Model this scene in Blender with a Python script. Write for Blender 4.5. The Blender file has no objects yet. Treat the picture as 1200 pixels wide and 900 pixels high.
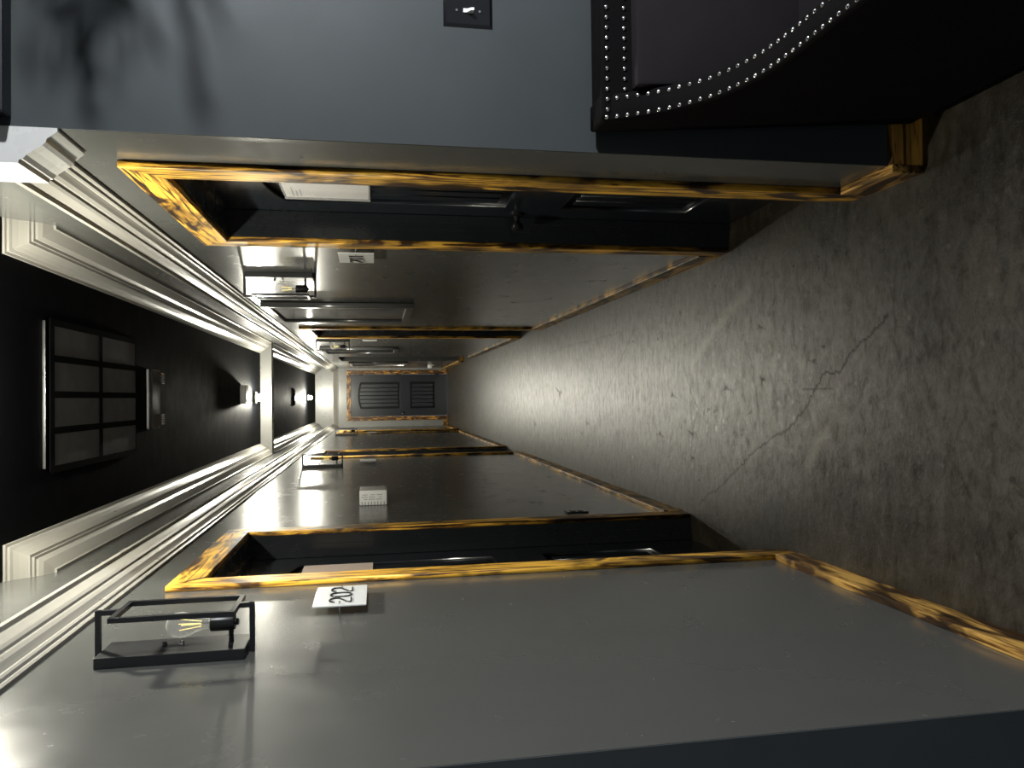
import bpy, bmesh, math, random
import numpy as np
from mathutils import Vector, Matrix
random.seed(4)
S = bpy.context.scene
COL = S.collection
PI = math.pi

# ------------------------------------------------------------------ materials
def new_mat(name):
    m = bpy.data.materials.new(name); m.use_nodes = True
    nt = m.node_tree
    b = nt.nodes['Principled BSDF']
    return m, nt, b

def N(nt, t, **kw):
    n = nt.nodes.new(t)
    for k, v in kw.items():
        if k.startswith('i_'):
            n.inputs[k[2:].replace('_', ' ')].default_value = v
        else:
            setattr(n, k, v)
    return n

def ramp(nt, src, stops):
    r = nt.nodes.new('ShaderNodeValToRGB')
    el = r.color_ramp.elements
    while len(el) < len(stops): el.new(0.5)
    for e, (p, c) in zip(el, stops):
        e.position = p; e.color = (c, c, c, 1) if isinstance(c, (int, float)) else (*c, 1)
    nt.links.new(src, r.inputs[0])
    return r

def coords(nt, scale=(1, 1, 1)):
    tc = nt.nodes.new('ShaderNodeTexCoord'); mp = nt.nodes.new('ShaderNodeMapping')
    mp.inputs['Scale'].default_value = scale
    nt.links.new(tc.outputs['Object'], mp.inputs['Vector'])
    return mp.outputs['Vector']

def noise(nt, vec, scale, detail=4, rough=.5, dist=0):
    n = nt.nodes.new('ShaderNodeTexNoise')
    n.inputs['Scale'].default_value = scale; n.inputs['Detail'].default_value = detail
    n.inputs['Roughness'].default_value = rough; n.inputs['Distortion'].default_value = dist
    nt.links.new(vec, n.inputs['Vector'])
    return n.outputs['Fac']

def bump(nt, b, src, strength, dist):
    bm = nt.nodes.new('ShaderNodeBump')
    bm.inputs['Strength'].default_value = strength; bm.inputs['Distance'].default_value = dist
    nt.links.new(src, bm.inputs['Height']); nt.links.new(bm.outputs['Normal'], b.inputs['Normal'])

def paint(name, col, rough=.25, bscale=60, bstr=.08, var=.06, metal=0, spec=.5, bdist=.002, rvar=.05, coat=0, bdet=3):
    m, nt, b = new_mat(name)
    v = coords(nt)
    f = noise(nt, v, 3.5, 5, .6)
    c0 = tuple(max(0, x * (1 - var)) for x in col); c1 = tuple(x * (1 + var) for x in col)
    r = ramp(nt, f, [(.3, c0), (.7, c1)])
    nt.links.new(r.outputs[0], b.inputs['Base Color'])
    f2 = noise(nt, v, 9, 4, .6)
    r2 = ramp(nt, f2, [(.3, max(.02, rough - rvar)), (.7, rough + rvar)])
    nt.links.new(r2.outputs[0], b.inputs['Roughness'])
    b.inputs['Metallic'].default_value = metal
    b.inputs['Specular IOR Level'].default_value = spec
    b.inputs['Coat Weight'].default_value = coat
    b.inputs['Coat Roughness'].default_value = .12
    if bstr: bump(nt, b, noise(nt, v, bscale, bdet, .5), bstr, bdist)
    return m

def wood(name, axis, burn, seed=0.0, gold=(.62, .33, .06), fine=1.0):
    """scorched pine: grain runs along axis, burn 0..1 is how much is charred"""
    m, nt, b = new_mat(name)
    sc = [48, 48, 48]; sc[axis] = 2.2
    sb = [11, 11, 11]; sb[axis] = 3.6
    tc = nt.nodes.new('ShaderNodeTexCoord')
    mp = N(nt, 'ShaderNodeMapping'); mp.inputs['Scale'].default_value = [s * fine for s in sc]; mp.inputs['Location'].default_value = (seed, seed * 2, seed * 3)
    mb = N(nt, 'ShaderNodeMapping'); mb.inputs['Scale'].default_value = [s * fine for s in sb]; mb.inputs['Location'].default_value = (seed * 3, seed, seed * 2)
    nt.links.new(tc.outputs['Object'], mp.inputs['Vector']); nt.links.new(tc.outputs['Object'], mb.inputs['Vector'])
    g = noise(nt, mp.outputs[0], 1.0, 5, .62, 1.6)
    bl = noise(nt, mb.outputs[0], 1.0, 3, .55, .8)
    dark = (.022, .012, .006); mid = (.20, .085, .016)
    rg = ramp(nt, g, [(.36, dark), (.43, mid), (.49, gold), (.70, tuple(min(1, c * 1.2) for c in gold))])
    t = .66 - .42 * burn
    rb = ramp(nt, bl, [(max(0, t - .07), 0.0), (min(1, t + .09), 1.0)])
    mx = N(nt, 'ShaderNodeMix', data_type='RGBA')
    nt.links.new(rb.outputs[0], mx.inputs[0]); nt.links.new(rg.outputs[0], mx.inputs[6])
    rd = ramp(nt, g, [(.38, (.006, .004, .003)), (.68, (.10, .045, .012))])
    nt.links.new(rd.outputs[0], mx.inputs[7])
    nt.links.new(mx.outputs[2], b.inputs['Base Color'])
    b.inputs['Roughness'].default_value = .42; b.inputs['Specular IOR Level'].default_value = .35
    bump(nt, b, g, .25, .002)
    return m

M = {}
M['wall'] = paint('grey_gloss_paint', (.086, .088, .083), .25, 9, 0, .04, coat=.2, rvar=.03)
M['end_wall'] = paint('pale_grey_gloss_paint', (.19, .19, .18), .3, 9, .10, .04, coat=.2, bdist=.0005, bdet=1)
M['lobby_wall'] = paint('slate_blue_paint', (.046, .0535, .0565), .55, 90, .08, .08, spec=.3)
M['crown'] = paint('silver_white_paint', (.27, .26, .235), .32, 40, .01, .03)
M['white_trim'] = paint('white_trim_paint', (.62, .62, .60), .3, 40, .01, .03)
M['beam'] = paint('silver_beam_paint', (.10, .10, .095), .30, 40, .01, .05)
M['ceiling'] = paint('black_ceiling_paint', (.0013, .0015, .0022), .65, 50, .03, .2, spec=.03)
M['black_trim'] = paint('navy_black_paint', (.008, .010, .015), .4, 50, .03, .1)
M['door'] = paint('blue_black_door_paint', (.011, .014, .018), .22, 35, .06, .12, coat=.3)
M['moulding'] = paint('black_groove_shade', (.0025, .0025, .003), .35, 35, .03, .1, spec=.2)  # near-black colour that paints shade into the door panel grooves
M['jamb'] = paint('black_jamb_paint', (.010, .012, .014), .26, 25, .12, .12, coat=.2)
M['sconce'] = paint('matte_black_steel', (.014, .015, .017), .38, 200, .02, .05)
M['black_plastic'] = paint('gloss_black_plastic', (.008, .008, .010), .14, 20, .02, .05)
M['black_metal'] = paint('polished_black_metal', (.010, .010, .011), .12, 20, .01, .05)
M['socket'] = paint('satin_black_socket', (.01, .01, .01), .3, 30, .02, .05)
M['white_plastic'] = paint('white_plastic', (.88, .88, .87), .35, 40, .01, .02)
M['sign'] = paint('white_acrylic', (.74, .76, .75), .2, 40, .0, .02)
M['ink'] = paint('black_ink', (.008, .008, .008), .4, 40, 0, .02)
M['grey_ink'] = paint('grey_ink', (.22, .22, .22), .6, 40, 0, .02)
M['paper'] = paint('paper_sheet', (.74, .72, .70), .5, 30, .05, .04)
M['paper_pink'] = paint('warm_paper_sheet', (.72, .60, .54), .5, 30, .05, .05)
M['pin'] = paint('brushed_steel_pin', (.75, .75, .74), .2, 40, 0, .02, metal=1)
M['nail'] = paint('polished_nickel', (.86, .84, .80), .18, 40, 0, .02, metal=1)
M['silver_frame'] = paint('pewter_frame', (.22, .22, .22), .2, 30, .03, .1, metal=.35)
M['velvet'] = paint('black_velvet', (.0042, .0036, .0040), .85, 300, .2, .2, spec=.08)
M['velvet_in'] = paint('dark_plum_fabric', (.017, .0145, .016), .8, 300, .3, .2, spec=.15)
M['poster'] = paint('dark_print', (.030, .029, .028), .5, 4, .05, .6)
M['hatch'] = paint('charcoal_hatch_panel', (.027, .028, .032), .42, 30, .05, .2, spec=.25)
M['trim_line'] = paint('aluminium_strip', (.16, .16, .16), .3, 30, 0, .05, metal=1)

def glass_mat(name, rough=0.0, tint=(1, 1, 1)):
    m, nt, b = new_mat(name)
    b.inputs['Base Color'].default_value = (*tint, 1)
    b.inputs['Roughness'].default_value = rough
    b.inputs['Transmission Weight'].default_value = 1
    b.inputs['IOR'].default_value = 1.45
    return m
m, nt, b = new_mat('clear_bulb_glass')
b.inputs['Base Color'].default_value = (.9, .9, .86, 1); b.inputs['Roughness'].default_value = .05; b.inputs['Specular IOR Level'].default_value = .8
lw = N(nt, 'ShaderNodeLayerWeight'); lw.inputs['Blend'].default_value = .35
nt.links.new(ramp(nt, lw.outputs['Facing'], [(.2, .10), (.95, .75)]).outputs[0], b.inputs['Alpha'])
M['glass'] = m
m, nt, b = new_mat('picture_glass')
b.inputs['Base Color'].default_value = (.02, .02, .02, 1); b.inputs['Roughness'].default_value = .06
b.inputs['Alpha'].default_value = .35; b.inputs['Specular IOR Level'].default_value = .6
M['pglass'] = m
m, nt, b = new_mat('plastic_sleeve')
b.inputs['Base Color'].default_value = (.8, .8, .8, 1); b.inputs['Roughness'].default_value = .12; b.inputs['Alpha'].default_value = .25
M['sleeve'] = m

def emit(name, col, s):
    m, nt, b = new_mat(name)
    b.inputs['Base Color'].default_value = (*col, 1)
    b.inputs['Emission Color'].default_value = (*col, 1); b.inputs['Emission Strength'].default_value = s
    return m
LAMP = [emit('lit_globe_%d' % k, (1, .965, .815), e) for k, e in enumerate((2100, 2500, 5200))]
M['filament'] = emit('warm_filament', (1, .80, .25), 1.3); M['filament'].cycles.emission_sampling = 'NONE'

def floor_mat():
    m, nt, b = new_mat('polished_concrete')
    v = coords(nt)
    big = noise(nt, v, 1.6, 6, .65, .4)
    r = ramp(nt, big, [(.28, (.006, .0044, .0025)), (.45, (.0145, .0112, .0068)), (.58, (.026, .0212, .0135)), (.75, (.048, .041, .028))])
    vs = coords(nt, (1.0, 3.0, 1))
    med = noise(nt, vs, 9, 8, .75, .6)
    r2 = ramp(nt, med, [(.25, .55), (.5, 1.0), (.75, 1.35)])
    mul = N(nt, 'ShaderNodeMix', data_type='RGBA', blend_type='MULTIPLY'); mul.inputs[0].default_value = 1
    nt.links.new(r.outputs[0], mul.inputs[6]); nt.links.new(r2.outputs[0], mul.inputs[7])
    # small chips
    vo = N(nt, 'ShaderNodeTexVoronoi', feature='F1'); vo.inputs['Scale'].default_value = 7; vo.inputs['Randomness'].default_value = 1
    nt.links.new(coords(nt, (1, .8, 1)), vo.inputs['Vector'])
    rc = ramp(nt, vo.outputs['Distance'], [(.05, 1.0), (.08, 0.0)])
    patch = noise(nt, v, 1.1, 2, .5)
    rp = ramp(nt, patch, [(.5, 0.0), (.6, 1.0)])
    ch = N(nt, 'ShaderNodeMath', operation='MULTIPLY'); nt.links.new(rc.outputs[0], ch.inputs[0]); nt.links.new(rp.outputs[0], ch.inputs[1])
    # drawn cracks, scars and stains carried by the mesh
    at = N(nt, 'ShaderNodeAttribute', attribute_name='crack')
    pl = N(nt, 'ShaderNodeAttribute', attribute_name='scar')
    st = N(nt, 'ShaderNodeAttribute', attribute_name='stain')
    add = N(nt, 'ShaderNodeMath', operation='MAXIMUM'); nt.links.new(ch.outputs[0], add.inputs[0]); nt.links.new(at.outputs['Fac'], add.inputs[1])
    mst = N(nt, 'ShaderNodeMix', data_type='RGBA'); nt.links.new(st.outputs['Fac'], mst.inputs[0]); nt.links.new(mul.outputs[2], mst.inputs[6]); mst.inputs[7].default_value = (.020, .018, .016, 1)
    mp = N(nt, 'ShaderNodeMix', data_type='RGBA'); nt.links.new(pl.outputs['Fac'], mp.inputs[0]); nt.links.new(mst.outputs[2], mp.inputs[6]); mp.inputs[7].default_value = (.20, .185, .15, 1)
    mc = N(nt, 'ShaderNodeMix', data_type='RGBA'); nt.links.new(add.outputs[0], mc.inputs[0]); nt.links.new(mp.outputs[2], mc.inputs[6]); mc.inputs[7].default_value = (.008, .007, .006, 1)
    nt.links.new(mc.outputs[2], b.inputs['Base Color'])
    rr = ramp(nt, med, [(.25, .24), (.5, .36), (.75, .55)])
    sp0 = ramp(nt, noise(nt, coords(nt, (1, 1.6, 1)), 14, 9, .8, .4), [(.30, .06), (.48, .55), (.68, 1.0)])
    sp1 = N(nt, 'ShaderNodeMath', operation='MAXIMUM'); nt.links.new(add.outputs[0], sp1.inputs[0])
    sth = N(nt, 'ShaderNodeMath', operation='MULTIPLY'); nt.links.new(st.outputs['Fac'], sth.inputs[0]); sth.inputs[1].default_value = .75
    nt.links.new(sth.outputs[0], sp1.inputs[1])
    inv = N(nt, 'ShaderNodeMath', operation='SUBTRACT'); inv.inputs[0].default_value = 1; nt.links.new(sp1.outputs[0], inv.inputs[1])
    spm = N(nt, 'ShaderNodeMath', operation='MULTIPLY'); nt.links.new(sp0.outputs[0], spm.inputs[0]); nt.links.new(inv.outputs[0], spm.inputs[1])
    nt.links.new(spm.outputs[0], b.inputs['Specular IOR Level'])
    nt.links.new(rr.outputs[0], b.inputs['Roughness'])
    fine = noise(nt, v, 24, 8, .75)
    bump(nt, b, fine, .55, .004)
    return m
M['floor'] = floor_mat()

# ------------------------------------------------------------------ mesh helpers
class MB:
    def __init__(self): self.bm = bmesh.new()
    def box(self, x0, x1, y0, y1, z0, z1, bev=0):
        t = bmesh.new()
        bmesh.ops.create_cube(t, size=1)
        for v in t.verts:
            v.co = Vector(((x0 + x1) / 2 + v.co.x * (x1 - x0), (y0 + y1) / 2 + v.co.y * (y1 - y0), (z0 + z1) / 2 + v.co.z * (z1 - z0)))
        if bev: bmesh.ops.bevel(t, geom=t.edges[:], offset=bev, segments=2, affect='EDGES', profile=.6)
        self.merge(t); return self
    def merge(self, t):
        me = bpy.data.meshes.new('tmp'); t.to_mesh(me); t.free(); self.bm.from_mesh(me); bpy.data.meshes.remove(me)
    def tube(self, pts, r, seg=8, cap=True):
        pts = [Vector(p) for p in pts]; rings = []
        for i, p in enumerate(pts):
            d = (pts[min(i + 1, len(pts) - 1)] - pts[max(i - 1, 0)]).normalized()
            a = Vector((0, 0, 1)) if abs(d.z) < .9 else Vector((1, 0, 0))
            u = d.cross(a).normalized(); w = d.cross(u)
            rr = r[i] if isinstance(r, (list, tuple)) else r
            rings.append([self.bm.verts.new(p + (u * math.cos(k * 2 * PI / seg) + w * math.sin(k * 2 * PI / seg)) * rr) for k in range(seg)])
        self.skin(rings, True, cap); return self
    def skin(self, rings, closed=True, cap=True):
        n = len(rings[0])
        for a, b in zip(rings[:-1], rings[1:]):
            for k in range(n if closed else n - 1):
                q = (a[k], a[(k + 1) % n], b[(k + 1) % n], b[k])
                try: self.bm.faces.new(q)
                except ValueError: pass
        if cap:
            for rg in (rings[0], rings[-1]):
                try: self.bm.faces.new(rg)
                except ValueError: pass
    def loft(self, rings, cap=True):
        self.skin([[self.bm.verts.new(Vector(p)) for p in rg] for rg in rings], True, cap); return self
    def lathe(self, prof, loc, axis=2, seg=16):
        """prof = (radius, height) pairs about an axis through loc"""
        rings = []
        for r, h in prof:
            rg = []
            for k in range(seg):
                a = 2 * PI * k / seg
                p = [r * math.cos(a), r * math.sin(a), h]
                if axis == 0: p = [h, p[0], p[1]]
                elif axis == 1: p = [p[0], h, p[1]]
                rg.append(self.bm.verts.new(Vector(p) + Vector(loc)))
            rings.append(rg)
        self.skin(rings, True, True); return self
    def prism(self, outlines, depth, mat4, bev=0):
        """2-D outlines (first outer, others holes) filled and extruded by depth, then placed by mat4"""
        cu = bpy.data.curves.new('tmp', 'CURVE'); cu.dimensions = '2D'; cu.fill_mode = 'BOTH'
        cu.extrude = depth / 2 - bev; cu.bevel_depth = bev; cu.bevel_resolution = 1
        if bev: cu.offset = -bev
        for o in outlines:
            sp = cu.splines.new('POLY'); sp.points.add(len(o) - 1); sp.use_cyclic_u = True
            for p, q in zip(sp.points, o): p.co = (q[0], q[1], 0, 1)
        ob = bpy.data.objects.new('tmp', cu); COL.objects.link(ob)
        dg = bpy.context.evaluated_depsgraph_get()
        me = bpy.data.meshes.new_from_object(ob.evaluated_get(dg))
        bpy.data.objects.remove(ob); bpy.data.curves.remove(cu)
        me.transform(Matrix.Translation((0, 0, depth / 2))); me.transform(mat4)
        self.bm.from_mesh(me); bpy.data.meshes.remove(me); return self
    def build(self, name, mat, parent=None, smooth=False, matrix=None):
        bmesh.ops.recalc_face_normals(self.bm, faces=self.bm.faces[:])
        me = bpy.data.meshes.new(name)
        if matrix is not None: self.bm.transform(matrix)
        self.bm.to_mesh(me); self.bm.free()
        me.materials.append(mat)
        if smooth:
            for p in me.polygons: p.use_smooth = True
            me.set_sharp_from_angle(angle=math.radians(40))
        o = bpy.data.objects.new(name, me); COL.objects.link(o)
        if parent: o.parent = parent
        return o

def tag(o, label, cat, group=None, kind=None):
    o['label'] = label; o['category'] = cat
    if group: o['group'] = group
    if kind: o['kind'] = kind
    return o
def empty(name, loc, label, cat, group=None, kind=None, rz=0):
    o = bpy.data.objects.new(name, None); COL.objects.link(o)
    o.location = loc; o.rotation_euler = (0, 0, rz); o.empty_display_size = .05
    return tag(o, label, cat, group, kind)
def copy_tree(o, parent=None):
    c = o.copy(); COL.objects.link(c); c.parent = parent
    for ch in [x for x in bpy.data.objects if x.parent == o]: copy_tree(ch, c)
    return c
def struct(o, label, cat): return tag(o, label, cat, None, 'structure')

# ------------------------------------------------------------------ dimensions (metres)
XL, XR = -.621, .647          # the hall's wall faces
YL, YR, YE = 1.303, 1.965, 16.9   # near ends of the walls, end wall
ZC = 2.83                     # hall ceiling
ZD = 2.13                     # door opening height
LD = [(2.735, 3.645), (8.25, 9.12), (13.70, 14.55)]   # openings in the left wall
RD = [(2.285, 3.175), (7.18, 8.10)]                   # door openings in the right wall
XO = (12.15, 13.62); ZO = 2.13                        # side passage in the right wall
TW = .24                      # wall thickness

# ------------------------------------------------------------------ shell
def wall_side(x0, x1, y0, y1, gaps):
    w = MB(); y = y0
    for a, b, zt in gaps:
        w.box(x0, x1, y, a, 0, ZC); w.box(x0, x1, a, b, zt, ZC); y = b
    w.box(x0, x1, y, y1, 0, ZC)
    return w
struct(wall_side(XL - TW, XL, YL, YE, [(a, b, ZD) for a, b in LD]).build('wall_left', M['wall']), 'glossy dark grey wall with the black wall lamp nearest the camera', 'wall')
struct(wall_side(XR, XR + TW, YR, YE, [(a, b, ZD) for a, b in RD] + [(XO[0], XO[1], ZO)]).build('wall_right', M['wall']), 'glossy dark grey wall carrying the framed pictures', 'wall')
ed = (-.405, .515)            # end door opening
w = MB(); w.box(XL - TW, ed[0], YE, YE + .2, 0, ZC).box(ed[1], XR + TW, YE, YE + .2, 0, ZC).box(ed[0], ed[1], YE, YE + .2, 2.09, ZC)
struct(w.build('wall_end', M['end_wall']), 'short grey wall around the door that closes the far end', 'wall')
struct(MB().box(XR + .0005, 3.2, YR - .004, YR - .0005, 0, 2.9).build('wall_lobby_right', M['lobby_wall']), 'slate blue wall behind the armchair with the light switch', 'wall')
struct(MB().box(-3.2, XL - .0005, YL - .004, YL - .0005, 0, 2.9).build('wall_lobby_left', M['lobby_wall']), 'dark navy wall turning away beside the nearest grey wall end', 'wall')
# side passage on the right (its two side walls, back wall and ceiling)
w = MB(); w.box(XR + TW, 3.0, XO[0] - .1, XO[0], 0, 2.4).box(XR + TW, 3.0, XO[1], XO[1] + .1, 0, 2.4).box(3.0, 3.1, XO[0], XO[1], 0, 2.4)
struct(w.build('wall_passage', M['wall']), 'grey walls of the side passage far down the hall', 'wall')
struct(MB().box(XR + TW, 3.0, XO[0], XO[1], ZO, ZO + .05).build('ceiling_passage', M['ceiling']), 'black ceiling of the side passage', 'ceiling')
struct(MB().box(XL, XR, 2.2, YE, ZC, ZC + .1).build('ceiling', M['ceiling']), 'black painted hall ceiling', 'ceiling')
struct(MB().box(-3.2, 3.2, -3.0, 2.2, 2.9, 3.0).build('ceiling_lobby', M['ceiling']), 'black lobby ceiling above the armchair', 'ceiling')

# floor: a fine grid near the camera carries the drawn cracks
def poly_dist(P, pl):
    d = np.full(len(P), 9.0)
    pl = np.array(pl)
    for a, b in zip(pl[:-1], pl[1:]):
        ab = b - a; t = np.clip(((P - a) @ ab) / (ab @ ab), 0, 1)
        d = np.minimum(d, np.hypot(*(P - (a + t[:, None] * ab)).T))
    return d
def jitter(pl, amp, n=8):
    out = []
    for a, b in zip(pl[:-1], pl[1:]):
        for k in range(n):
            t = k / n; s = amp if 0 < k else 0
            out.append((a[0] + (b[0] - a[0]) * t + random.uniform(-s, s), a[1] + (b[1] - a[1]) * t + random.uniform(-s, s)))
    return out + [pl[-1]]
def make_floor():
    xs = np.concatenate([[-3.2], np.arange(-.80, .92, .0065), [3.2]])
    ys = np.concatenate([[-3.0, 1.0], np.arange(1.3, 4.4, .0065), np.arange(4.4, 8.0, .013), [8.0, 10, 12, 14, YE + .15]])
    X, Y = np.meshgrid(xs, ys); P = np.stack([X.ravel(), Y.ravel()], 1)
    nx, ny = len(xs), len(ys)
    i = np.arange(ny - 1)[:, None] * nx + np.arange(nx - 1)[None, :]
    F = np.stack([i, i + 1, i + nx + 1, i + nx], -1).reshape(-1, 4)
    me = bpy.data.meshes.new('floor')
    me.vertices.add(len(P)); me.loops.add(F.size); me.polygons.add(len(F))
    me.vertices.foreach_set('co', np.column_stack([P, np.zeros(len(P))]).ravel().astype(np.float32))
    me.loops.foreach_set('vertex_index', F.ravel().astype(np.int32))
    me.polygons.foreach_set('loop_start', np.arange(0, F.size, 4).astype(np.int32))
    me.polygons.foreach_set('loop_total', np.full(len(F), 4, dtype=np.int32))
    me.update(calc_edges=True)
    A1 = [(.240, 2.109), (.210, 2.141), (.172, 2.21), (.129, 2.301), (.071, 2.356), (.067, 2.45), (.011, 2.512), (-.074, 2.598), (-.133, 2.689), (-.195, 2.853), (-.260, 3.0), (-.323, 3.102), (-.449, 3.332), (-.475, 3.426), (-.546, 3.538)]
    B = [(.394, 4.443), (.2, 4.757), (-.002, 5.047), (-.247, 5.337), (-.406, 5.573)]
    Cj = [(.298, 3.684), (.139, 3.69), (.022, 3.623), (-.076, 3.524), (-.177, 3.596), (-.334, 3.62)]
    D = [(.221, 3.03), (.086, 2.96), (-.079, 2.918), (-.161, 2.921)]
    F_ = [(.013, 2.595), (.011, 2.407)]
    E_ = [(.391, 6.774), (.4, 5.953), (.402, 5.232), (.4, 4.718)]
    c = np.zeros(len(P))
    for pl, wd, am, a in ((A1, .0036, .006, .8), (B, .005, .012, .5), (Cj, .005, .008, .55), (D, .0042, .008, .5), (F_, .003, 0, .6), (E_, .005, .012, .4)):
        d = poly_dist(P, jitter(pl, am)); c = np.maximum(c, a * np.clip(1.5 - d / wd, 0, 1))
    for (x, y, r) in ((.022, 6.38, .05), (-.218, 4.043, .022), (-.198, 3.597, .02), (-.318, 3.602, .016), (.024, 3.212, .017), (-.006, 3.848, .02), (-.212, 5.524, .03), (-.294, 5.688, .022), (.055, 2.89, .016), (-.372, 6.331, .02), (-.276, 7.448, .04), (-.075, 3.41, .012), (-.08, 2.991, .012), (.271, 2.906, .012), (.159, 2.454, .010), (.327, 4.472, .014), (.112, 2.517, .012)):
        
        q = (P - (x, y)) / (r * .5, r); th = np.arctan2(q[:, 1], q[:, 0]); ph = x * 37 + y * 11
        d = np.hypot(q[:, 0], q[:, 1]) * (1 + .35 * np.sin(3 * th + ph) + .25 * np.sin(5 * th + 2.3 * ph) + .15 * np.sin(9 * th + ph)); c = np.maximum(c, .85 * np.clip(1.6 - d, 0, 1))
    s = np.zeros(len(P))
    dd = poly_dist(P, [(.0, 3.62), (.162, 3.565), (.262, 3.397), (.36, 3.185), (.435, 2.997)]); s = np.maximum(s, .28 * np.clip(1.3 - dd / .035, 0, 1))
    dd = poly_dist(P, [(-.14, 2.45), (-.20, 2.52), (-.26, 2.56)]); s = np.maximum(s, .25 * np.clip(1.2 - dd / .03, 0, 1))
    rs = np.random.RandomState(3)
    for _ in range(70):
        x, y = rs.uniform(-.25, .2), rs.uniform(2.6, 3.6); q = np.hypot(*(P - (x, y)).T); s = np.maximum(s, rs.uniform(.1, .45) * np.clip(1.5 - q / rs.uniform(.004, .012), 0, 1))
    for _ in range(50):
        x, y = rs.uniform(-.5, .5), rs.uniform(1.6, 2.6); q = np.hypot(*(P - (x, y)).T); s = np.maximum(s, rs.uniform(.05, .3) * np.clip(1.5 - q / rs.uniform(.003, .008), 0, 1))
    st = np.zeros(len(P))
    for (x, y, rx, ry, a) in ((-.34, 2.40, .13, .20, .40), (-.30, 2.12, .07, .16, .35), (-.40, 2.05, .10, .10, .35), (-.22, 1.98, .05, .18, .30), (.20, 1.92, .2, .14, .3), (-.47, 2.62, .06, .22, .30), (.33, 2.55, .05, .05, .4), (-.38, 1.80, .06, .16, .3)):
        q = np.hypot((P[:, 0] - x) / rx, (P[:, 1] - y) / ry); st = np.maximum(st, min(.75, a * 1.7) * np.exp(-q ** 2))
    for nm, arr in (('crack', c), ('scar', s), ('stain', st)):
        at = me.attributes.new(nm, 'FLOAT', 'POINT'); at.data.foreach_set('value', arr.astype(np.float32))
    me.materials.append(M['floor'])
    o = bpy.data.objects.new('floor', me); COL.objects.link(o)
    return o
struct(make_floor(), 'worn polished concrete floor with cracks and stains', 'floor')

# ------------------------------------------------------------------ cornice and crown
CP = [(0, 2.345), (.010, 2.345), (.013, 2.352), (.012, 2.357), (.019, 2.361), (.022, 2.368), (.021, 2.374), (.027, 2.380), (.036, 2.388), (.042, 2.398), (.043, 2.404), (.050, 2.408), (.056, 2.416), (.061, 2.428), (.067, 2.440), (.068, 2.446), (.079, 2.449), (.079, 2.463), (0, 2.463)]
def sweep(stations, prof):
    return [[f(d) + (z,) for d, z in prof] for f in stations]
def Lr(rings, name, mat): return MB().loft(rings).build(name, mat)
s_left = [lambda d: (XL, YL - d), lambda d: (XL + d, YL - d), lambda d: (XL + d, YE - d)]
s_right = [lambda d: (XR - d, YR + .1), lambda d: (XR - d, YE - d)]
s_end = [lambda d: (XL + d, YE - d), lambda d: (XR - d, YE - d)]
struct(Lr(sweep(s_left, CP), 'trim_1', M['crown']), 'silver white cornice moulding along the wall with the nearest lamp', 'moulding')
struct(Lr(sweep(s_right, CP), 'trim_2', M['crown']), 'silver white cornice moulding with mitred end above the armchair', 'moulding')
BP = [(0, 2.285), (.008, 2.285), (.014, 2.292), (.022, 2.302), (.026, 2.308), (.034, 2.310), (.042, 2.318), (.054, 2.336), (.066, 2.352), (.076, 2.360), (.078, 2.368), (.086, 2.370), (.086, 2.60), (0, 2.60)]
Lr([[(XR - d, y, z) for d, z in BP] for y in (YR - .008, YR + .165)], 'corner_block', M['white_trim']).parent = bpy.data.objects['trim_2']
struct(Lr(sweep(s_end, CP), 'trim_3', M['crown']), 'short white cornice moulding over the far end door', 'moulding')
UP = [(0, 2.700), (.012, 2.700), (.014, 2.708), (.050, 2.730), (.060, 2.742), (.060, 2.750), (.070, 2.752), (.070, 2.760), (.080, 2.762), (.080, 2.768), (.084, 2.776), (.094, 2.792), (.106, 2.806), (.116, 2.812), (.116, 2.820), (.126, 2.822), (.126, ZC), (0, ZC)]
YB = 8.97                     # near face of the ceiling beam
def crown(x, sgn, y0, y1):
    if y0 > YB: return sweep([lambda d: (x + sgn * d, y0), lambda d: (x + sgn * d, y1)], UP)
    st = [lambda d: (x, y0 - d), lambda d: (x + sgn * d, y0 - d), lambda d: (x + sgn * d, y1)]
    return sweep(st, UP)
for i, (x, sgn, y0, y1, lab) in enumerate(((XL, 1, 3.06, YB, 'stepped crown moulding under the near ceiling, on the nearest lamp side'), (XR, -1, 3.06, YB, 'stepped crown moulding under the near ceiling, on the pictures side'),
                                           (XL, 1, YB + .16, YE, 'stepped crown moulding beyond the ceiling beam, on the nearest lamp side'), (XR, -1, YB + .16, YE, 'stepped crown moulding beyond the ceiling beam, on the pictures side'))):
    struct(Lr(crown(x, sgn, y0, y1), 'trim_%d' % (4 + i), M['crown']), lab, 'moulding')
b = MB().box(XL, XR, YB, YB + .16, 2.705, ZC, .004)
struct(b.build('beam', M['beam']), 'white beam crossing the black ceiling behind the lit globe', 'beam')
struct(MB().box(XR + .02, 3.2, YR - .05, YR - .0045, 2.385, 2.9, .004).build('trim_8', M['black_trim']), 'black band along the top of the slate blue wall', 'trim')

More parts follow.
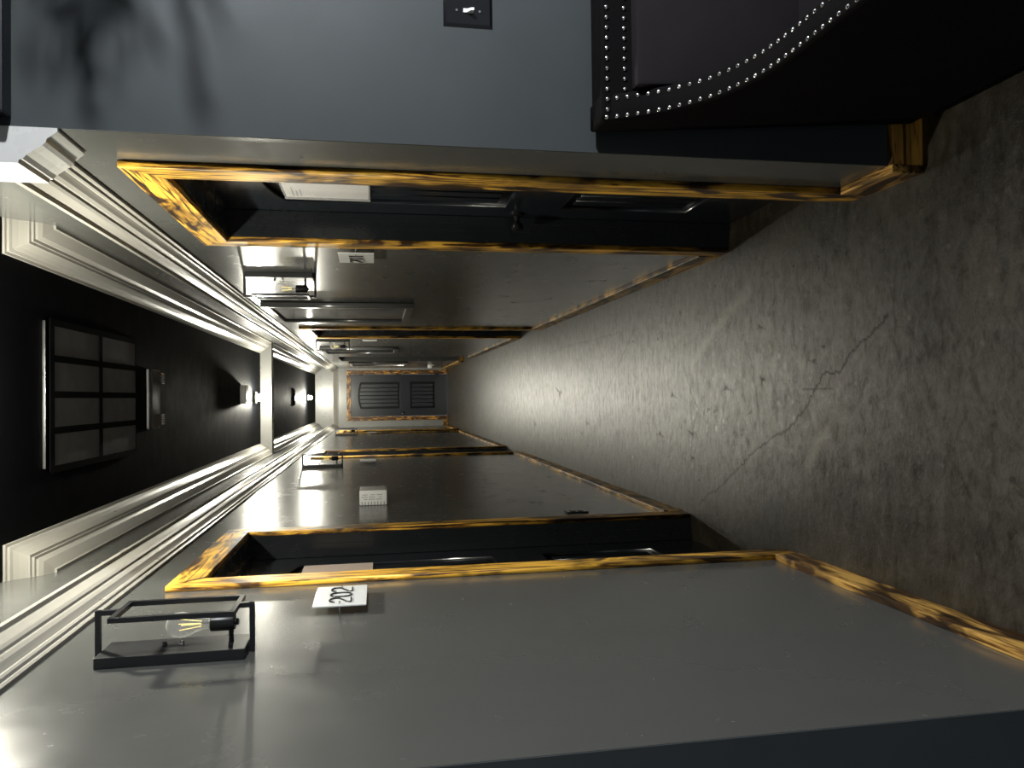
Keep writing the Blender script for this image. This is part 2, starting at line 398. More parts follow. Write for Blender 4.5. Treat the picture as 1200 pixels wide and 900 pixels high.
# ------------------------------------------------------------------ baseboards
BT, BH = .024, .098
Wy = [wood('scorched_board_a', 1, .50, 1.3, (.62, .36, .09)), wood('scorched_board_b', 1, .36, 4.1, (.66, .40, .11)), wood('scorched_board_c', 1, .42, 7.7, (.62, .36, .09))]
Wx = wood('scorched_board_d', 0, .34, 2.2)
def board(name, x0, x1, y0, y1, mat, lab): struct(MB().box(x0, x1, y0, y1, 0, BH, .002).build(name, mat), lab, 'baseboard')
LDO = [(2.635, 3.745), (8.15, 9.22), (13.61, 14.64)]; RDO = [(2.19, 3.27), (7.085, 8.20)]
board('baseboard_left', XL, XL + BT, YL, LDO[0][0], Wy[0], 'scorched pine baseboard under the nearest wall lamp')
board('baseboard_left.001', XL, XL + BT, LDO[0][1], LDO[1][0], Wy[1], 'scorched pine baseboard under the white wall box')
board('baseboard_left.002', XL, XL + BT, LDO[1][1], LDO[2][0], Wy[2], 'scorched pine baseboard between the two far doorways opposite the pictures')
board('baseboard_left.003', XL, XL + BT, LDO[2][1], YE, Wy[0], 'short scorched baseboard between the last doorway and the end wall')
board('baseboard_right', XR - BT, XR, YR - BT, RDO[0][0], Wy[2], 'short scorched baseboard between the wall corner and the 201 doorway')
board('baseboard_lobby', XR, 3.2, YR - BT, YR, Wx, 'scorched pine baseboard turning the corner behind the armchair')
board('baseboard_right.001', XR - BT, XR, RDO[0][1], RDO[1][0], Wy[1], 'scorched pine baseboard under the nearest framed picture')
board('baseboard_right.002', XR - BT, XR, RDO[1][1], XO[0], Wy[0], 'scorched pine baseboard under the second framed picture')
board('baseboard_right.003', XR - BT, XR, XO[1] - BT, YE, Wy[1], 'scorched pine baseboard past the side passage')
board('baseboard_passage', XR, 3.0, XO[1] - BT, XO[1], Wx, 'scorched pine baseboard facing out of the side passage')
board('baseboard_end', XL + BT, -.50, YE - BT, YE, Wx, 'tiny scorched baseboard block beside the end door, knob side')
board('baseboard_end.001', .61, XR - BT, YE - BT, YE, Wx, 'tiny scorched baseboard block beside the end door, hinge side')

# ------------------------------------------------------------------ doors with casings
WG = {(a, k): wood('scorched_pine_%s_%d' % ('xyz'[a], k), a, bn, sd, (.88, .48, .06)) for a, k, bn, sd in ((0, 0, .15, 3.1), (1, 0, .34, 5.2), (2, 0, .28, 8.4), (2, 1, .40, 11.9), (1, 1, .30, 9.9), (2, 2, .45, 15.3))}
WE = {a: wood('mottled_scorched_pine_%s' % 'xyz'[a], a, .55, 6.0 + a, (.62, .30, .05), 2.2) for a in (0, 2)}
def arch_outline(x0, x1, z0, z1, rise, n=12):
    """panel outline whose top bows up by rise"""
    o = [(x0, z0), (x1, z0)]
    for k in range(n + 1):
        t = k / n; o.append((x1 + (x0 - x1) * t, z1 + rise * (1 - (2 * t - 1) ** 2)))
    return o
def clip_top(x, x0, x1, z1, rise):
    t = (x - x0) / (x1 - x0); return z1 + rise * (1 - (2 * t - 1) ** 2)
def make_door(name, label, mat4, w, h, knob_x, deadbolt):
    """leaf in local x (width) and y (height), face towards +z"""
    root = empty(name, mat4.translation, label, 'door', 'planked panel doors', 'structure')
    root.matrix_world = mat4
    I = Matrix.Identity(4); T = lambda z: Matrix.Translation((0, 0, z))
    sx = .165; x0, x1 = sx, w - sx
    za, zb, zc, zd, rise = .27, .80, 1.03, 1.87, .055
    leaf = MB(); leaf.prism([[(0, 0), (w, 0), (w, h), (0, h)]], .020, T(-.045))
    leaf.prism([[(0, 0), (w, 0), (w, h), (0, h)], arch_outline(x0, x1, za, zb, 0, 1)[::-1], arch_outline(x0, x1, zc, zd, rise)[::-1]], .026, T(-.026), .003)
    leaf.build('leaf', M['door'], root)
    for nm, lo, hi, rs in (('lower_panel', za, zb, 0), ('upper_panel', zc, zd, rise)):
        p = MB(); n = 6; g = .036
        a0, a1 = x0 + g, x1 - g; st = (a1 - a0) / n
        for k in range(n):
            u, v = a0 + k * st + .009, a0 + (k + 1) * st - .009
            top = [(v + (u - v) * q / 4, clip_top(v + (u - v) * q / 4, x0, x1, hi, rs) - g) for q in range(5)]
            p.prism([[(u, lo + g), (v, lo + g)] + top], .020, T(-.026), .003)
        p.build(nm, M['door'], root)
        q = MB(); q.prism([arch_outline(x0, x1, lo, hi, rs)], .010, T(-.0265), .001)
        q.build(nm.replace('panel', 'moulding'), M['moulding'], root)  # black sheet behind the planks: painted shade for the gaps, not a moulding
    k = MB().lathe([(.001, 0), (.031, 0), (.031, .006), (.026, .010), (.012, .013), (.011, .034), (.021, .040), (.027, .050), (.026, .062), (.018, .069), (.001, .071)], (knob_x, .965, 0), 2, 20)
    k.build('doorknob', M['black_metal'], root, True)
    if deadbolt:
        MB().lathe([(.001, 0), (.028, 0), (.028, .012), (.022, .018), (.001, .02)], (knob_x, 1.09, 0), 2, 20).build('deadbolt', M['black_metal'], root, True)
    for z in (.22, 1.05, 1.86):
        hx = 0 if knob_x > w / 2 else w
        MB().lathe([(.001, 0), (.007, 0), (.007, .1), (.001, .1)], (hx, z - .05, .004), 1, 8).build('hinge', M['black_metal'], root)
    return root
def door_side(n, side, o, label, knob_near, trim_label, var):
    a, b = o; x = XL if side < 0 else XR; s = -side          # s: direction out of the wall into the hall
    w = b - a - .03; h = ZD - .02; rec = .105
    if side < 0:   # left wall: face +x ; local x runs along +y
        m = Matrix(((0, 0, 1, x - rec), (1, 0, 0, a + .015), (0, 1, 0, .006), (0, 0, 0, 1)))
        kx = .07 if knob_near else w - .07
    else:          # right wall: face -x ; local x runs along -y
        m = Matrix(((0, 0, -1, x + rec), (-1, 0, 0, b - .015), (0, 1, 0, .006), (0, 0, 0, 1)))
        kx = w - .07 if knob_near else .07
    make_door('door_%d' % n, label, m, w, h, kx, False)
    t = empty('trim_%d' % (10 + n), (x, (a + b) / 2, 0), trim_label, 'door frame', None, 'structure')
    inv = Matrix.Translation((-x, -(a + b) / 2, 0))
    T, W = .020, .092
    lo, hi = min(x, x + s * T), max(x, x + s * T)
    zt = ZD + W + .005
    def seg(nm, poly, mat):
        q = MB(); R = Matrix(((0, 0, s, x), (1, 0, 0, 0), (0, 1, 0, 0), (0, 0, 0, 1)))
        q.prism([poly], T, R, .0015); q.build(nm, mat, t, False, inv)
    e = .004
    seg('side_casing', [(a - W, 0), (a + e, 0), (a + e, ZD - e), (a - W, zt)], WG[(2, var)])
    seg('side_casing', [(b - e, 0), (b + W, 0), (b + W, zt), (b - e, ZD - e)], WG[(2, (var + 1) % 3)])
    seg('head_casing', [(a - W, zt), (a + e, ZD - e), (b - e, ZD - e), (b + W, zt)], WG[(1, var % 2)])
    j = MB(); xb = x - s * TW
    l2, h2 = min(x, xb), max(x, xb)
    j.box(l2, h2, a, a + .012, 0, ZD).box(l2, h2, b - .012, b, 0, ZD).box(l2, h2, a, b, ZD - .012, ZD)
    xs0, xs1 = sorted((x - s * .075, x - s * (rec - .002)))   # door stop, two steps
    j.box(xs0, xs1, a + .012, a + .026, 0, ZD - .012).box(xs0, xs1, b - .026, b - .012, 0, ZD - .012).box(xs0, xs1, a, b, ZD - .026, ZD - .012)
    xs0, xs1 = sorted((x - s * .045, x - s * .075))
    j.box(xs0, xs1, a + .012, a + .018, 0, ZD - .012).box(xs0, xs1, b - .018, b - .012, 0, ZD - .012)
    j.build('jamb', M['jamb'], t, False, inv)
door_side(1, -1, LD[0], 'recessed blue black door with a warm paper sheet, beside the 202 sign', True, 'scorched pine door frame beside the 202 sign', 0)
door_side(2, -1, LD[1], 'second recessed black door on the side with the white wall box', True, 'scorched pine door frame past the white wall box', 1)
door_side(3, -1, LD[2], 'last recessed black door before the end wall', True, 'thin scorched pine door frame nearest the end wall', 2)
door_side(4, 1, RD[0], 'recessed black door with a plastic sleeve, beside the 201 sign', False, 'scorched pine door frame nearest the armchair', 1)
door_side(5, 1, RD[1], 'recessed black door between the two framed pictures', False, 'scorched pine door frame between the two framed pictures', 2)
# end door: faces the camera
m = Matrix(((1, 0, 0, ed[0] + .006), (0, 0, -1, YE + .012), (0, 1, 0, .006), (0, 0, 0, 1)))
make_door('door_6', 'blue black two panel door closing the far end of the hall', m, ed[1] - ed[0] - .012, 2.078, .07, False)
t = empty('trim_17', ((ed[0] + ed[1]) / 2, YE, 0), 'mottled scorched wood frame around the far end door', 'door frame', None, 'structure')
inv = Matrix.Translation((-(ed[0] + ed[1]) / 2, -YE, 0)); R = Matrix(((1, 0, 0, 0), (0, 0, -1, YE), (0, 1, 0, 0), (0, 0, 0, 1)))
for nm, poly, mt in (('side_casing', [(ed[0] - .085, 0), (ed[0], 0), (ed[0], 2.085), (ed[0] - .085, 2.17)], WE[2]), ('side_casing', [(ed[1], 0), (ed[1] + .085, 0), (ed[1] + .085, 2.17), (ed[1], 2.085)], WE[2]),
                     ('head_casing', [(ed[0] - .085, 2.17), (ed[0], 2.085), (ed[1], 2.085), (ed[1] + .085, 2.17)], WE[0])):
    MB().prism([poly], .022, R, .0015).build(nm, mt, t, False, inv)

# sheets of paper on the doors
def sheet(name, label, side, y0, y1, z0, z1, mat, sleeve):
    xf = XL - .105 if side < 0 else XR + .105
    s = 1 if side < 0 else -1
    root = empty(name, (xf, (y0 + y1) / 2, z0), label, 'paper')
    inv = Matrix.Translation((-xf, -(y0 + y1) / 2, -z0))
    lo, hi = sorted((xf + s * .0005, xf + s * .0025))
    MB().box(lo, hi, y0, y1, z0, z1).build('page', mat, root, False, inv)
    for k, L in enumerate((.62, .40, .5)):
        l2, h2 = sorted((xf + s * .0025, xf + s * .0031)); u = y0 + .02 if side < 0 else y1 - .02 - L * (y1 - y0) * .6
        MB().box(l2, h2, u, u + L * (y1 - y0) * .6, z1 - .03 - k * .014, z1 - .026 - k * .014).build('text_line', M['grey_ink'], root, False, inv)
    if sleeve:
        l2, h2 = sorted((xf + s * .0032, xf + s * .0042))
        g = MB(); n = 12
        rings = []
        for k in range(n + 1):
            u = y0 - .006 + (y1 - y0 + .012) * k / n; bz = .006 * math.sin(k * 1.7) ** 2
            rings.append([(l2 + s * bz, u, z0 - .006), (h2 + s * bz, u, z0 - .006), (h2 + s * (bz + .002 * math.sin(k)), u, z1 + .006), (l2 + s * (bz + .002 * math.sin(k)), u, z1 + .006)])
        g.loft(rings).build('plastic_sleeve', M['sleeve'], root, True, inv)
sheet('paper_sheet', 'white sheet in a shiny plastic sleeve on the door facing the 202 sign', 1, 2.62, 2.925, 1.57, 1.868, M['paper'], True)
sheet('paper_sheet', 'warm toned paper sheet on the door beside the 202 sign', -1, 3.06, 3.437, 1.57, 1.862, M['paper_pink'], False)

# ------------------------------------------------------------------ wall lamps (local +x out of the wall, z up)
def make_sconce():
    r = empty('wall_lamp', (0, 0, 0), 'x', 'wall lamp', 'black cage wall lamps with clear bulbs')
    b = MB().box(0, .026, -.062, .062, -.165, .170, .002); b.build('backplate', M['sconce'], r)
    f = MB(); X, T, Y, Z0, Z1 = .115, .006, .074, -.140, .128
    f.box(X - T, X + T, -Y - T, -Y + T, Z0 - T, Z1 + T, .0008).box(X - T, X + T, Y - T, Y + T, Z0 - T, Z1 + T, .0008)
    f.box(X - T, X + T, -Y, Y, Z0 - T, Z0 + T, .0008).box(X - T, X + T, -Y, Y, Z1 - T, Z1 + T, .0008)
    f.build('front_cage', M['sconce'], r)
    for z, zc in ((-.174, Z0), (.179, Z1)):
        a = MB().box(0, X + T, -T, T, z - T, z + T, .0008); lo, hi = sorted((z, zc)); a.box(X - T, X + T, -T, T, lo, hi, .0008)
        a.build('bracket', M['sconce'], r)
    s = MB().lathe([(.001, -.142), (.008, -.142), (.008, -.134), (.018, -.134), (.020, -.130), (.020, -.078), (.017, -.076), (.001, -.076)], (.075, 0, 0), 2, 18)
    s.tube([(.024, 0, -.124), (.060, 0, -.124)], .006).build('socket', M['socket'], r, True)
    MB().lathe([(.001, -.078), (.0125, -.078), (.0135, -.062), (.019, -.045), (.027, -.028), (.0305, -.010), (.029, .006), (.022, .019), (.011, .025), (.001, .0262)], (.075, 0, 0), 2, 20).build('bulb', M['glass'], r, True)
    fl = MB()
    for k in range(4):
        a = k * PI / 2 + .4; c, s_ = math.cos(a), math.sin(a)
        fl.tube([(.075 + c * .006, s_ * .006, -.055), (.075 + c * .013, s_ * .013, -.005)], .0009, 6)
    fl.build('filament', M['filament'], r)
    MB().tube([(.075, 0, -.076), (.075, 0, -.045)], [.004, .002], 6).build('filament_stem', M['pin'], r)
    for y, z in ((0, -.01), (0, .03)):
        MB().lathe([(.001, .026), (.006, .026), (.006, .034), (.003, .038), (.001, .038)], (0, y, z), 0, 10).build('screw_cap', M['pin'] if z < 0 else M['socket'], r, True)
    return r
proto = make_sconce()
for i, (x, y, z, rz, lab) in enumerate(((XL, 1.985, 2.03, 0, 'black cage wall lamp with clear bulb, nearest the camera beside the 202 sign'),
                                        (XL, 7.16, 2.03, 0, 'small black cage wall lamp past the white wall box'),
                                        (XL, 13.12, 2.04, 0, 'tiny black cage wall lamp near the last doorway before the end wall'),
                                        (XR, 4.10, 2.03, PI, 'black cage wall lamp between the 201 sign and the nearest framed picture'),
                                        (XR, 8.64, 2.01, PI, 'tiny black cage wall lamp just before the second framed picture'))):
    o = proto if i == 0 else copy_tree(proto)
    o.location = (x, y, z); o.rotation_euler = (0, 0, rz); o['label'] = lab

# ------------------------------------------------------------------ room signs (local x out of wall; y along the reading direction)
def stroke(q, pts, r=.0026):
    P = [(.0042, a, b) for a, b in pts]
    q.tube(P, r, 6)
def arc(cx, cy, rx, ry, a0, a1, n=8): return [(cx + rx * math.cos(math.radians(a0 + (a1 - a0) * k / n)), cy + ry * math.sin(math.radians(a0 + (a1 - a0) * k / n))) for k in range(n + 1)]
def digit(q, ch, cx, w, h):
    if ch == '0':
        r = w / 2
        P = arc(cx, h / 2 - r, r, r, 0, 180) + arc(cx, -h / 2 + r, r, r, 180, 360); stroke(q, P + [P[0]])
    elif ch == '2':
        r = w / 2
        stroke(q, arc(cx, h / 2 - r * .8, r, r * .8, 170, 0) + arc(cx, h / 2 - r * .8, r, r * .8, 0, -40, 3)[1:] + [(cx - r * .75, -h / 2 + r * .55), (cx - r, -h / 2 + .004), (cx - r, -h / 2), (cx + r, -h / 2)])
    elif ch == '1':
        stroke(q, [(cx - w * .3, h / 2 - .012), (cx, h / 2), (cx, -h / 2)])
def make_sign(text, loc, rz, lab, w=.232, h=.152, gap=.026):
    r = empty('room_sign', loc, lab, 'sign', 'white room number plates on wall pins', None, rz)
    T = Matrix.Translation((gap, 0, 0))
    MB().box(-.002, .002, -w / 2, w / 2, -h / 2, h / 2, .0008).build('plate', M['sign'], r, False, T)
    if text:
        q = MB(); n = len(text); p = .062
        for k, ch in enumerate(text): digit(q, ch, (k - (n - 1) / 2) * p, .046, .062)
        q.build('number', M['ink'], r, False, T)
    for y in (-w / 2 + .018, w / 2 - .018):
        MB().tube([(0, y, 0), (gap + .009, y, 0)], .0032, 8).build('pin', M['pin'], r, True)
    return r
make_sign('202', (XL, 2.372, 1.659), 0, 'white plate reading 202 between the nearest wall lamp and the door frame')
make_sign('201', (XR, 3.447, 1.629), PI, 'white plate reading 201 past the recessed door with the plastic sleeve')
make_sign('', (XL, 7.47, 1.63), 0, 'thin white plate seen edge on past the white wall box')
make_sign('', (XL, 13.42, 1.62), 0, 'tiny white plate seen edge on beside the last doorway')
make_sign('', (XR, 8.36, 1.61), PI, 'small white plate between the second doorway on the picture side and its lamp')

# ------------------------------------------------------------------ framed pictures on the right wall
def picture(y0, y1, z0, z1, lab):
    r = empty('framed_picture', (XR, (y0 + y1) / 2, z0), lab, 'picture', 'dark framed pictures in a row')
    inv = Matrix.Translation((-XR, -(y0 + y1) / 2, -z0))
    R = Matrix(((0, 0, -1, XR - .002), (-1, 0, 0, 0), (0, 1, 0, 0), (0, 0, 0, 1)))
    o = [(-y1, z0), (-y0, z0), (-y0, z1), (-y1, z1)]; W = .05
    i = [(-y1 + W, z0 + W), (-y1 + W, z1 - W), (-y0 - W, z1 - W), (-y0 - W, z0 + W)]
    W2 = .034
    f = MB().prism([o, i], .034, R, .003)
    f.build('frame', M['silver_frame'], r, False, inv)
    MB().box(XR - .016, XR - .004, y0 + W2, y1 - W2, z0 + W2, z1 - W2).build('print', M['poster'], r, False, inv)
    MB().box(XR - .0215, XR - .019, y0 + W2, y1 - W2, z0 + W2, z1 - W2).build('glass_pane', M['pglass'], r, False, inv)
picture(5.27, 6.33, 1.29, 2.30, 'large dark framed picture under glass past the 201 wall lamp')
picture(9.85, 10.80, 1.26, 2.24, 'small looking dark framed picture before the side passage')
picture(13.80, 14.9, .98, 2.02, 'thin dark framed picture past the side passage, beside the end door')

# ------------------------------------------------------------------ white wall box, outlets, switch
r = empty('wall_box', (XL, 4.62, 1.495), 'white plastic box mounted on the grey wall past the 202 door', 'alarm box')
inv = Matrix.Translation((-XL, -4.62, -1.495))
MB().box(XL, XL + .088, 4.51, 4.73, 1.492, 1.650, .010).build('housing', M['white_plastic'], r, True, inv)
q = MB()
for k in range(8): q.box(XL + .004, XL + .022, 4.5085, 4.5105, 1.507 + k * .018, 1.511 + k * .018)
q.build('vent_slot', M['grey_ink'], r, False, inv)
q = MB(); rnd = random.Random(2)
for k in range(3):
    for c in range(3):
        z = 1.52 + c * .042; q.box(XL + .034 + k * .013, XL + .037 + k * .013, 4.5090, 4.5105, z, z + rnd.uniform(.018, .036))
q.build('fine_print', M['grey_ink'], r, False, inv)

def outlet(name, x, sgn, y, z, mat, lab, plug):
    r = empty(name, (x, y, z), lab, 'outlet')
    lo, hi = sorted((0, sgn * .008))
    MB().box(lo, hi, -.036, .036, -.058, .058, .002).build('cover_plate', mat, r)
    lo, hi = sorted((sgn * .006, sgn * .011))
    for dz in (-.02, .02): MB().box(lo, hi, -.017, .017, dz - .014, dz + .014, .003).build('receptacle', mat, r)
    if plug:
        lo, hi = sorted((sgn * .009, sgn * .062)); MB().box(lo, hi, -.030, .030, -.02, .062, .012).build('plug_in_unit', M['white_plastic'], r, True)
outlet('wall_outlet', XL, 1, 3.965, .505, M['black_plastic'], 'black outlet low on the grey wall beside the 202 door frame', False)
outlet('wall_outlet', XR, -1, 15.4, .46, M['white_plastic'], 'white outlet with a plug-in unit low beside the end door', True)

r = empty('light_switch', (1.000, YR, 1.305), 'glossy black switch plate with white toggle above the armchair', 'light switch')
# bevelled plate, local: face -y
pl = MB(); a, c = .044, .066
pl.loft([[(-a, 0, -c), (a, 0, -c), (a, 0, c), (-a, 0, c)], [(-a, -.003, -c), (a, -.003, -c), (a, -.003, c), (-a, -.003, c)], [(-a + .010, -.009, -c + .010), (a - .010, -.009, -c + .010), (a - .010, -.009, c - .010), (-a + .010, -.009, c - .010)]])
pl.build('plate', M['black_plastic'], r)
tg = MB().box(-.0055, .0055, -.012, -.006, -.013, .013, .001); tg.loft([[(-.005, -.01, -.006), (.005, -.01, -.006), (.005, -.01, .006), (-.005, -.01, .006)], [(-.0035, -.024, -.014), (.0035, -.024, -.014), (.0035, -.022, -.006), (-.0035, -.022, -.006)]])
tg.build('toggle', M['white_plastic'], r)
for z in (-.03, .03): MB().lathe([(.001, -.009), (.0035, -.009), (.003, -.011), (.001, -.0112)], (0, 0, z), 1, 10).build('screw', M['pin'], r, True)

# ------------------------------------------------------------------ ceiling things
def globe(loc, lab, k):
    r = empty('ceiling_light', loc, lab, 'ceiling light', 'white globe ceiling lights')
    MB().lathe([(.001, 0), (.055, 0), (.055, -.010), (.056, -.018), (.056, -.036), (.001, -.036)], (0, 0, 0), 2, 20).build('canopy', M['crown'], r, True)
    gl = MB(); bmesh.ops.create_icosphere(gl.bm, subdivisions=2, radius=.036, matrix=Matrix.Translation((0, 0, -.073))); gl.build('lit_globe', LAMP[k], r, True)
    return r
globe((.02, 2.50, ZC), 'lit globe on the ceiling just above the camera view', 0)
globe((.02, 8.45, ZC), 'glaring lit globe on the ceiling in front of the white beam', 1)
globe((.02, 14.7, ZC), 'lit globe on the far ceiling near the end door', 2)
r = empty('smoke_alarm', (.05, 7.72, ZC), 'white rounded smoke alarm on the black ceiling before the lit globe', 'smoke alarm')
o = [(p[0], p[1]) for c0, a0 in (((.055, .05), 0), ((-.055, .05), 90), ((-.055, -.05), 180), ((.055, -.05), 270)) for p in arc(c0[0], c0[1], .035, .035, a0, a0 + 90, 5)]
MB().prism([o], .052, Matrix.Translation((0, 0, -.055)), .006).build('housing', M['white_plastic'], r, True)
MB().prism([[(a * .8, b_ * .8) for a, b_ in o]], .006, Matrix.Translation((0, 0, -.061)), .001).build('cover', M['white_plastic'], r, True)

r = empty('ceiling_hatch', (.03, 3.82, ZC), 'dark panelled access hatch with bright edge strip in the black ceiling', 'hatch')
f = MB()
xs = [-.30, -.145, .0, .145, .29]
f.box(-.305, .305, -.50, .62, -.004, 0)
for x in xs: f.box(x - .014, x + .014, -.50, .62, -.009, -.004, .001)
for y in (-.49, .06, .61): f.box(-.305, .305, y - .022, y + .022, -.0092, -.0042, .001)
f.build('rails', M['ceiling'], r)
for i in range(4):
    for j in range(2):
        y0, y1 = ((-.468, .038), (.082, .588))[j]
        MB().box(xs[i] + .014, xs[i + 1] - .014, y0, y1, -.0065, -.0035).build('panel', M['hatch'], r)
MB().box(-.29, .29, -.562, -.558, -.010, 0, .001).build('edge_strip', M['trim_line'], r)
r = empty('ceiling_emergency_light', (.01, 4.72, ZC), 'black two headed fixture on the ceiling behind the hatch', 'emergency light')
MB().box(-.17, .17, -.08, .08, -.03, 0, .004).build('housing', M['black_plastic'], r)
MB().box(-.17, .17, -.092, -.08, -.012, 0, .001).build('edge_strip', M['trim_line'], r)
for x in (-.12, .12):
    q = MB().box(x - .035, x + .035, .07, .15, -.035, 0, .006)
    q.build('lamp_head', M['black_plastic'], r)
    q = MB()
    for k in range(6): q.box(x - .03 + k * .011, x - .026 + k * .011, .10, .146, -.038, -.034)
    q.build('rib', M['trim_line'], r)
r = empty('ceiling_vent', (.03, 12.6, ZC), 'thin dark vent on the far ceiling beyond the beam', 'vent')
q = MB().box(-.13, .13, -.09, .09, -.010, 0, .002); q.build('frame', M['black_plastic'], r)
q = MB()
for k in range(6): q.box(-.115, .115, -.07 + k * .026, -.062 + k * .026, -.014, -.009)
q.build('slat', M['black_metal'], r)

# ------------------------------------------------------------------ armchair against the lobby wall, facing the camera
def chair():
    X0, X1, TH = .690, 1.42, .072
    r = empty('armchair', ((X0 + X1) / 2, 1.6, 0), 'black velvet armchair with rows of silver nailheads against the slate blue wall', 'armchair')
    inv = Matrix.Translation((-(X0 + X1) / 2, -1.6, 0))
    def shear(mb):                       # the sides lean in towards the floor
        c = (X0 + X1) / 2
        for v in mb.bm.verts:
            k = 1 - .19 * (max(0, .96 - v.co.z)) / .96
            v.co.x = c + (v.co.x - c) * k
    rim = [(1.86, .985), (1.850, .973), (1.835, .924), (1.815, .875), (1.79, .828), (1.755, .788), (1.72, .752), (1.675, .725), (1.63, .705), (1.58, .690), (1.52, .681), (1.465, .677), (1.41, .675), (1.355, .674), (1.30, .673), (1.255, .67)]
    out = [(1.925, .05), (1.935, .987)] + rim + [(1.215, .652), (1.19, .61), (1.185, .05)]
    R = Matrix(((0, 0, 1, 0), (1, 0, 0, 0), (0, 1, 0, 0), (0, 0, 0, 1)))
    for x in (X0, X1 - TH):
        s = MB().prism([out], TH, Matrix.Translation((x, 0, 0)) @ R, .008); shear(s)
        s.build('side_wing', M['velvet'], r, False, inv)
    b = MB().box(X0 + .01, X1 - .01, 1.845, 1.935, .05, .984, .008); shear(b); b.build('back_frame', M['velvet'], r, False, inv)
    b = MB().box(X0 + TH + .004, X1 - TH - .004, 1.800, 1.848, .30, .905, .012); shear(b); b.build('inside_back', M['velvet_in'], r, True, inv)
    b = MB().box(X0 + TH, X1 - TH, 1.20, 1.85, .05, .33, .01); shear(b); b.build('seat_base', M['velvet'], r, False, inv)
    b = MB().box(X0 + TH + .004, X1 - TH - .004, 1.19, 1.82, .33, .47, .035); shear(b); b.build('seat_cushion', M['velvet_in'], r, True, inv)
    for x in (X0 + .15, X1 - .15):
        for y in (1.24, 1.88): MB().box(x - .02, x + .02, y - .02, y + .02, 0, .055, .004).build('leg', M['black_plastic'], r, False, inv)
    # nailheads: two rows along each wing's rim and two along the back's top
    def walk(pts, sp, off=0):
        res = []; acc = off
        for p, q in zip(pts[:-1], pts[1:]):
            L = math.hypot(q[0] - p[0], q[1] - p[1]); dx, dy = (q[0] - p[0]) / L, (q[1] - p[1]) / L
            while acc < L: res.append((p[0] + dx * acc, p[1] + dy * acc, -dy, dx)); acc += sp
            acc -= L
        return res
    nm = MB()
    def nail(x, y, z, ny, nz):
        t = bmesh.new(); bmesh.ops.create_uvsphere(t, u_segments=8, v_segments=6, radius=.0058)
        n = Vector((0, ny, nz)).normalized(); rot = Vector((0, 0, 1)).rotation_difference(n).to_matrix().to_4x4()
        bmesh.ops.transform(t, matrix=Matrix.Translation(Vector((x, y, z)) + n * .0008) @ rot @ Matrix.Diagonal((1, 1, .55, 1)), verts=t.verts); nm.merge(t)
    for x in (X0 + .012, X0 + .058, X1 - .012, X1 - .058):
        for (y, z, a, c) in walk(rim[1:], .026, .004):
            n = (a, c) if c > 0 or a < 0 else (-a, -c)
            nail(x, y, z, -abs(a) if abs(a) > .05 else a, abs(c))
    k = 0; x = X0 + .03
    while x < X1 - .02:
        nail(x, 1.8445, .968, -1, .05); nail(x, 1.8445, .922, -1, .05) if x > X0 + .07 and x < X1 - .07 else None
        x += .026
    shear(nm); nm.build('nailhead_trim', M['nail'], r, True, inv)
chair()

# ------------------------------------------------------------------ light
M['lobby_lamp'] = emit('lit_lobby_globe', (.94, .97, 1), 4300)
r = empty('floor_lamp', (2.6, .6, 0), 'globe floor lamp standing in the lobby beyond the armchair', 'floor lamp')
MB().lathe([(.001, 0), (.14, 0), (.14, .012), (.03, .03), (.012, .04), (.012, 2.02), (.03, 2.03), (.03, 2.045), (.001, 2.045)], (0, 0, 0), 2, 20).build('stand', M['sconce'], r, True)
sg = MB(); bmesh.ops.create_icosphere(sg.bm, subdivisions=2, radius=.05, matrix=Matrix.Translation((0, 0, 2.095)))
sg.build('lit_globe', M['lobby_lamp'], r, True)
M['leaf'] = paint('dark_green_leaf', (.03, .075, .022), .4, 20, .05, .3)
M['bark'] = paint('grey_brown_bark', (.10, .075, .05), .8, 60, .3, .2)
M['pot'] = paint('charcoal_pot', (.03, .03, .03), .5, 60, .1, .1)
M['soil'] = paint('dark_soil', (.02, .014, .01), .9, 60, .4, .3)
r = empty('potted_tree', (1.90, 1.60, 0), 'leafy potted tree standing beside the armchair, casting leaf shadows on the slate blue wall', 'plant')
MB().lathe([(.001, 0), (.13, 0), (.17, .30), (.17, .33), (.15, .33), (.148, .30), (.001, .30)], (0, 0, 0), 2, 24).build('pot', M['pot'], r, True)
MB().lathe([(.001, .299), (.147, .299), (.147, .305), (.001, .31)], (0, 0, 0), 2, 24).build('soil', M['soil'], r, True)
tr = MB().tube([(0, 0, .30), (.01, -.02, .8), (-.02, -.04, 1.3), (-.05, -.08, 1.7), (-.06, -.10, 2.15)], [.022, .02, .018, .015, .010], 8)
rnd = random.Random(11); lv = MB()
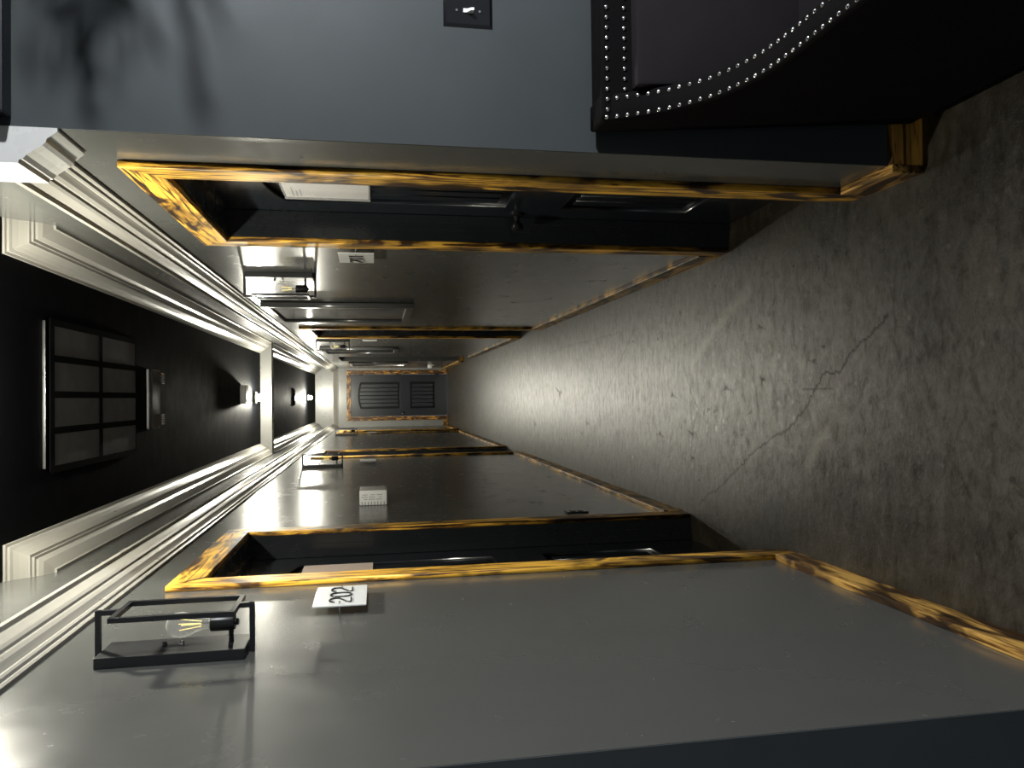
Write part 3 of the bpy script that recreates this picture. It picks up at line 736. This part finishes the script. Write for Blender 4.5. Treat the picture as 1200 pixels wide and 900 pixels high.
for k in range(34):
    a = rnd.uniform(0, 2 * PI); z0 = rnd.uniform(1.88, 2.12); L = rnd.uniform(.18, .36)
    p0 = Vector((-.05, -.08, z0)); p1 = p0 + Vector((math.cos(a) * L - .10, math.sin(a) * L * .45 - .05, rnd.uniform(.02, .36)))
    tr.tube([p0, (p0 + p1) / 2 + Vector((0, 0, .03)), p1], [.007, .005, .003], 5)
    for j in range(11):
        c = p0.lerp(p1, .35 + .65 * j / 10); b_ = rnd.uniform(0, 2 * PI); e = rnd.uniform(-.6, .4); Lf = rnd.uniform(.06, .095)
        d = Vector((math.cos(b_) * math.cos(e), math.sin(b_) * math.cos(e), math.sin(e))); q = d.cross(Vector((0, 0, 1))).normalized(); nn = q.cross(d)
        v = [c, c + d * Lf * .35 + q * Lf * .24 + nn * .006, c + d * Lf * .7 + q * Lf * .17 + nn * .004, c + d * Lf - nn * .006, c + d * Lf * .7 - q * Lf * .17 + nn * .004, c + d * Lf * .35 - q * Lf * .24 + nn * .006]
        f = [lv.bm.verts.new(x) for x in v]; lv.bm.faces.new((f[0], f[1], f[2], f[3])); lv.bm.faces.new((f[0], f[3], f[4], f[5]))
tr.build('trunk', M['bark'], r, True); lv.build('foliage', M['leaf'], r)

w = bpy.data.worlds.new('world'); S.world = w; w.use_nodes = True
w.node_tree.nodes['Background'].inputs[0].default_value = (.9, .95, 1, 1)
w.node_tree.nodes['Background'].inputs[1].default_value = .30

# ------------------------------------------------------------------ camera: held on its side (the picture's left is up)
D = Vector((.0160472, .98440364, -.17519123)).normalized()
U = Vector((.01255392, .17500162, .98448811)).normalized()
Rr = Vector((.99979242, -.01799761, -.00954983)).normalized()
cam = bpy.data.cameras.new('camera'); co = bpy.data.objects.new('camera', cam); COL.objects.link(co)
cam.sensor_width = 36; cam.sensor_fit = 'HORIZONTAL'; cam.lens = 36 * 896.87 / 1200; cam.clip_start = .02; cam.clip_end = 100
X, Y, Z = -U, Rr, -D
co.matrix_world = Matrix(((X.x, Y.x, Z.x, 0), (X.y, Y.y, Z.y, 0), (X.z, Y.z, Z.z, 1.55), (0, 0, 0, 1)))
S.camera = co
S.cycles.caustics_reflective = False; S.cycles.caustics_refractive = False; S.cycles.sample_clamp_indirect = 1.5; S.cycles.blur_glossy = 2.0; S.cycles.use_adaptive_sampling = False
S.view_settings.view_transform = 'Standard'; S.view_settings.look = 'None'
S.view_settings.exposure = 0; S.view_settings.gamma = 1; S.view_settings.use_curve_mapping = False
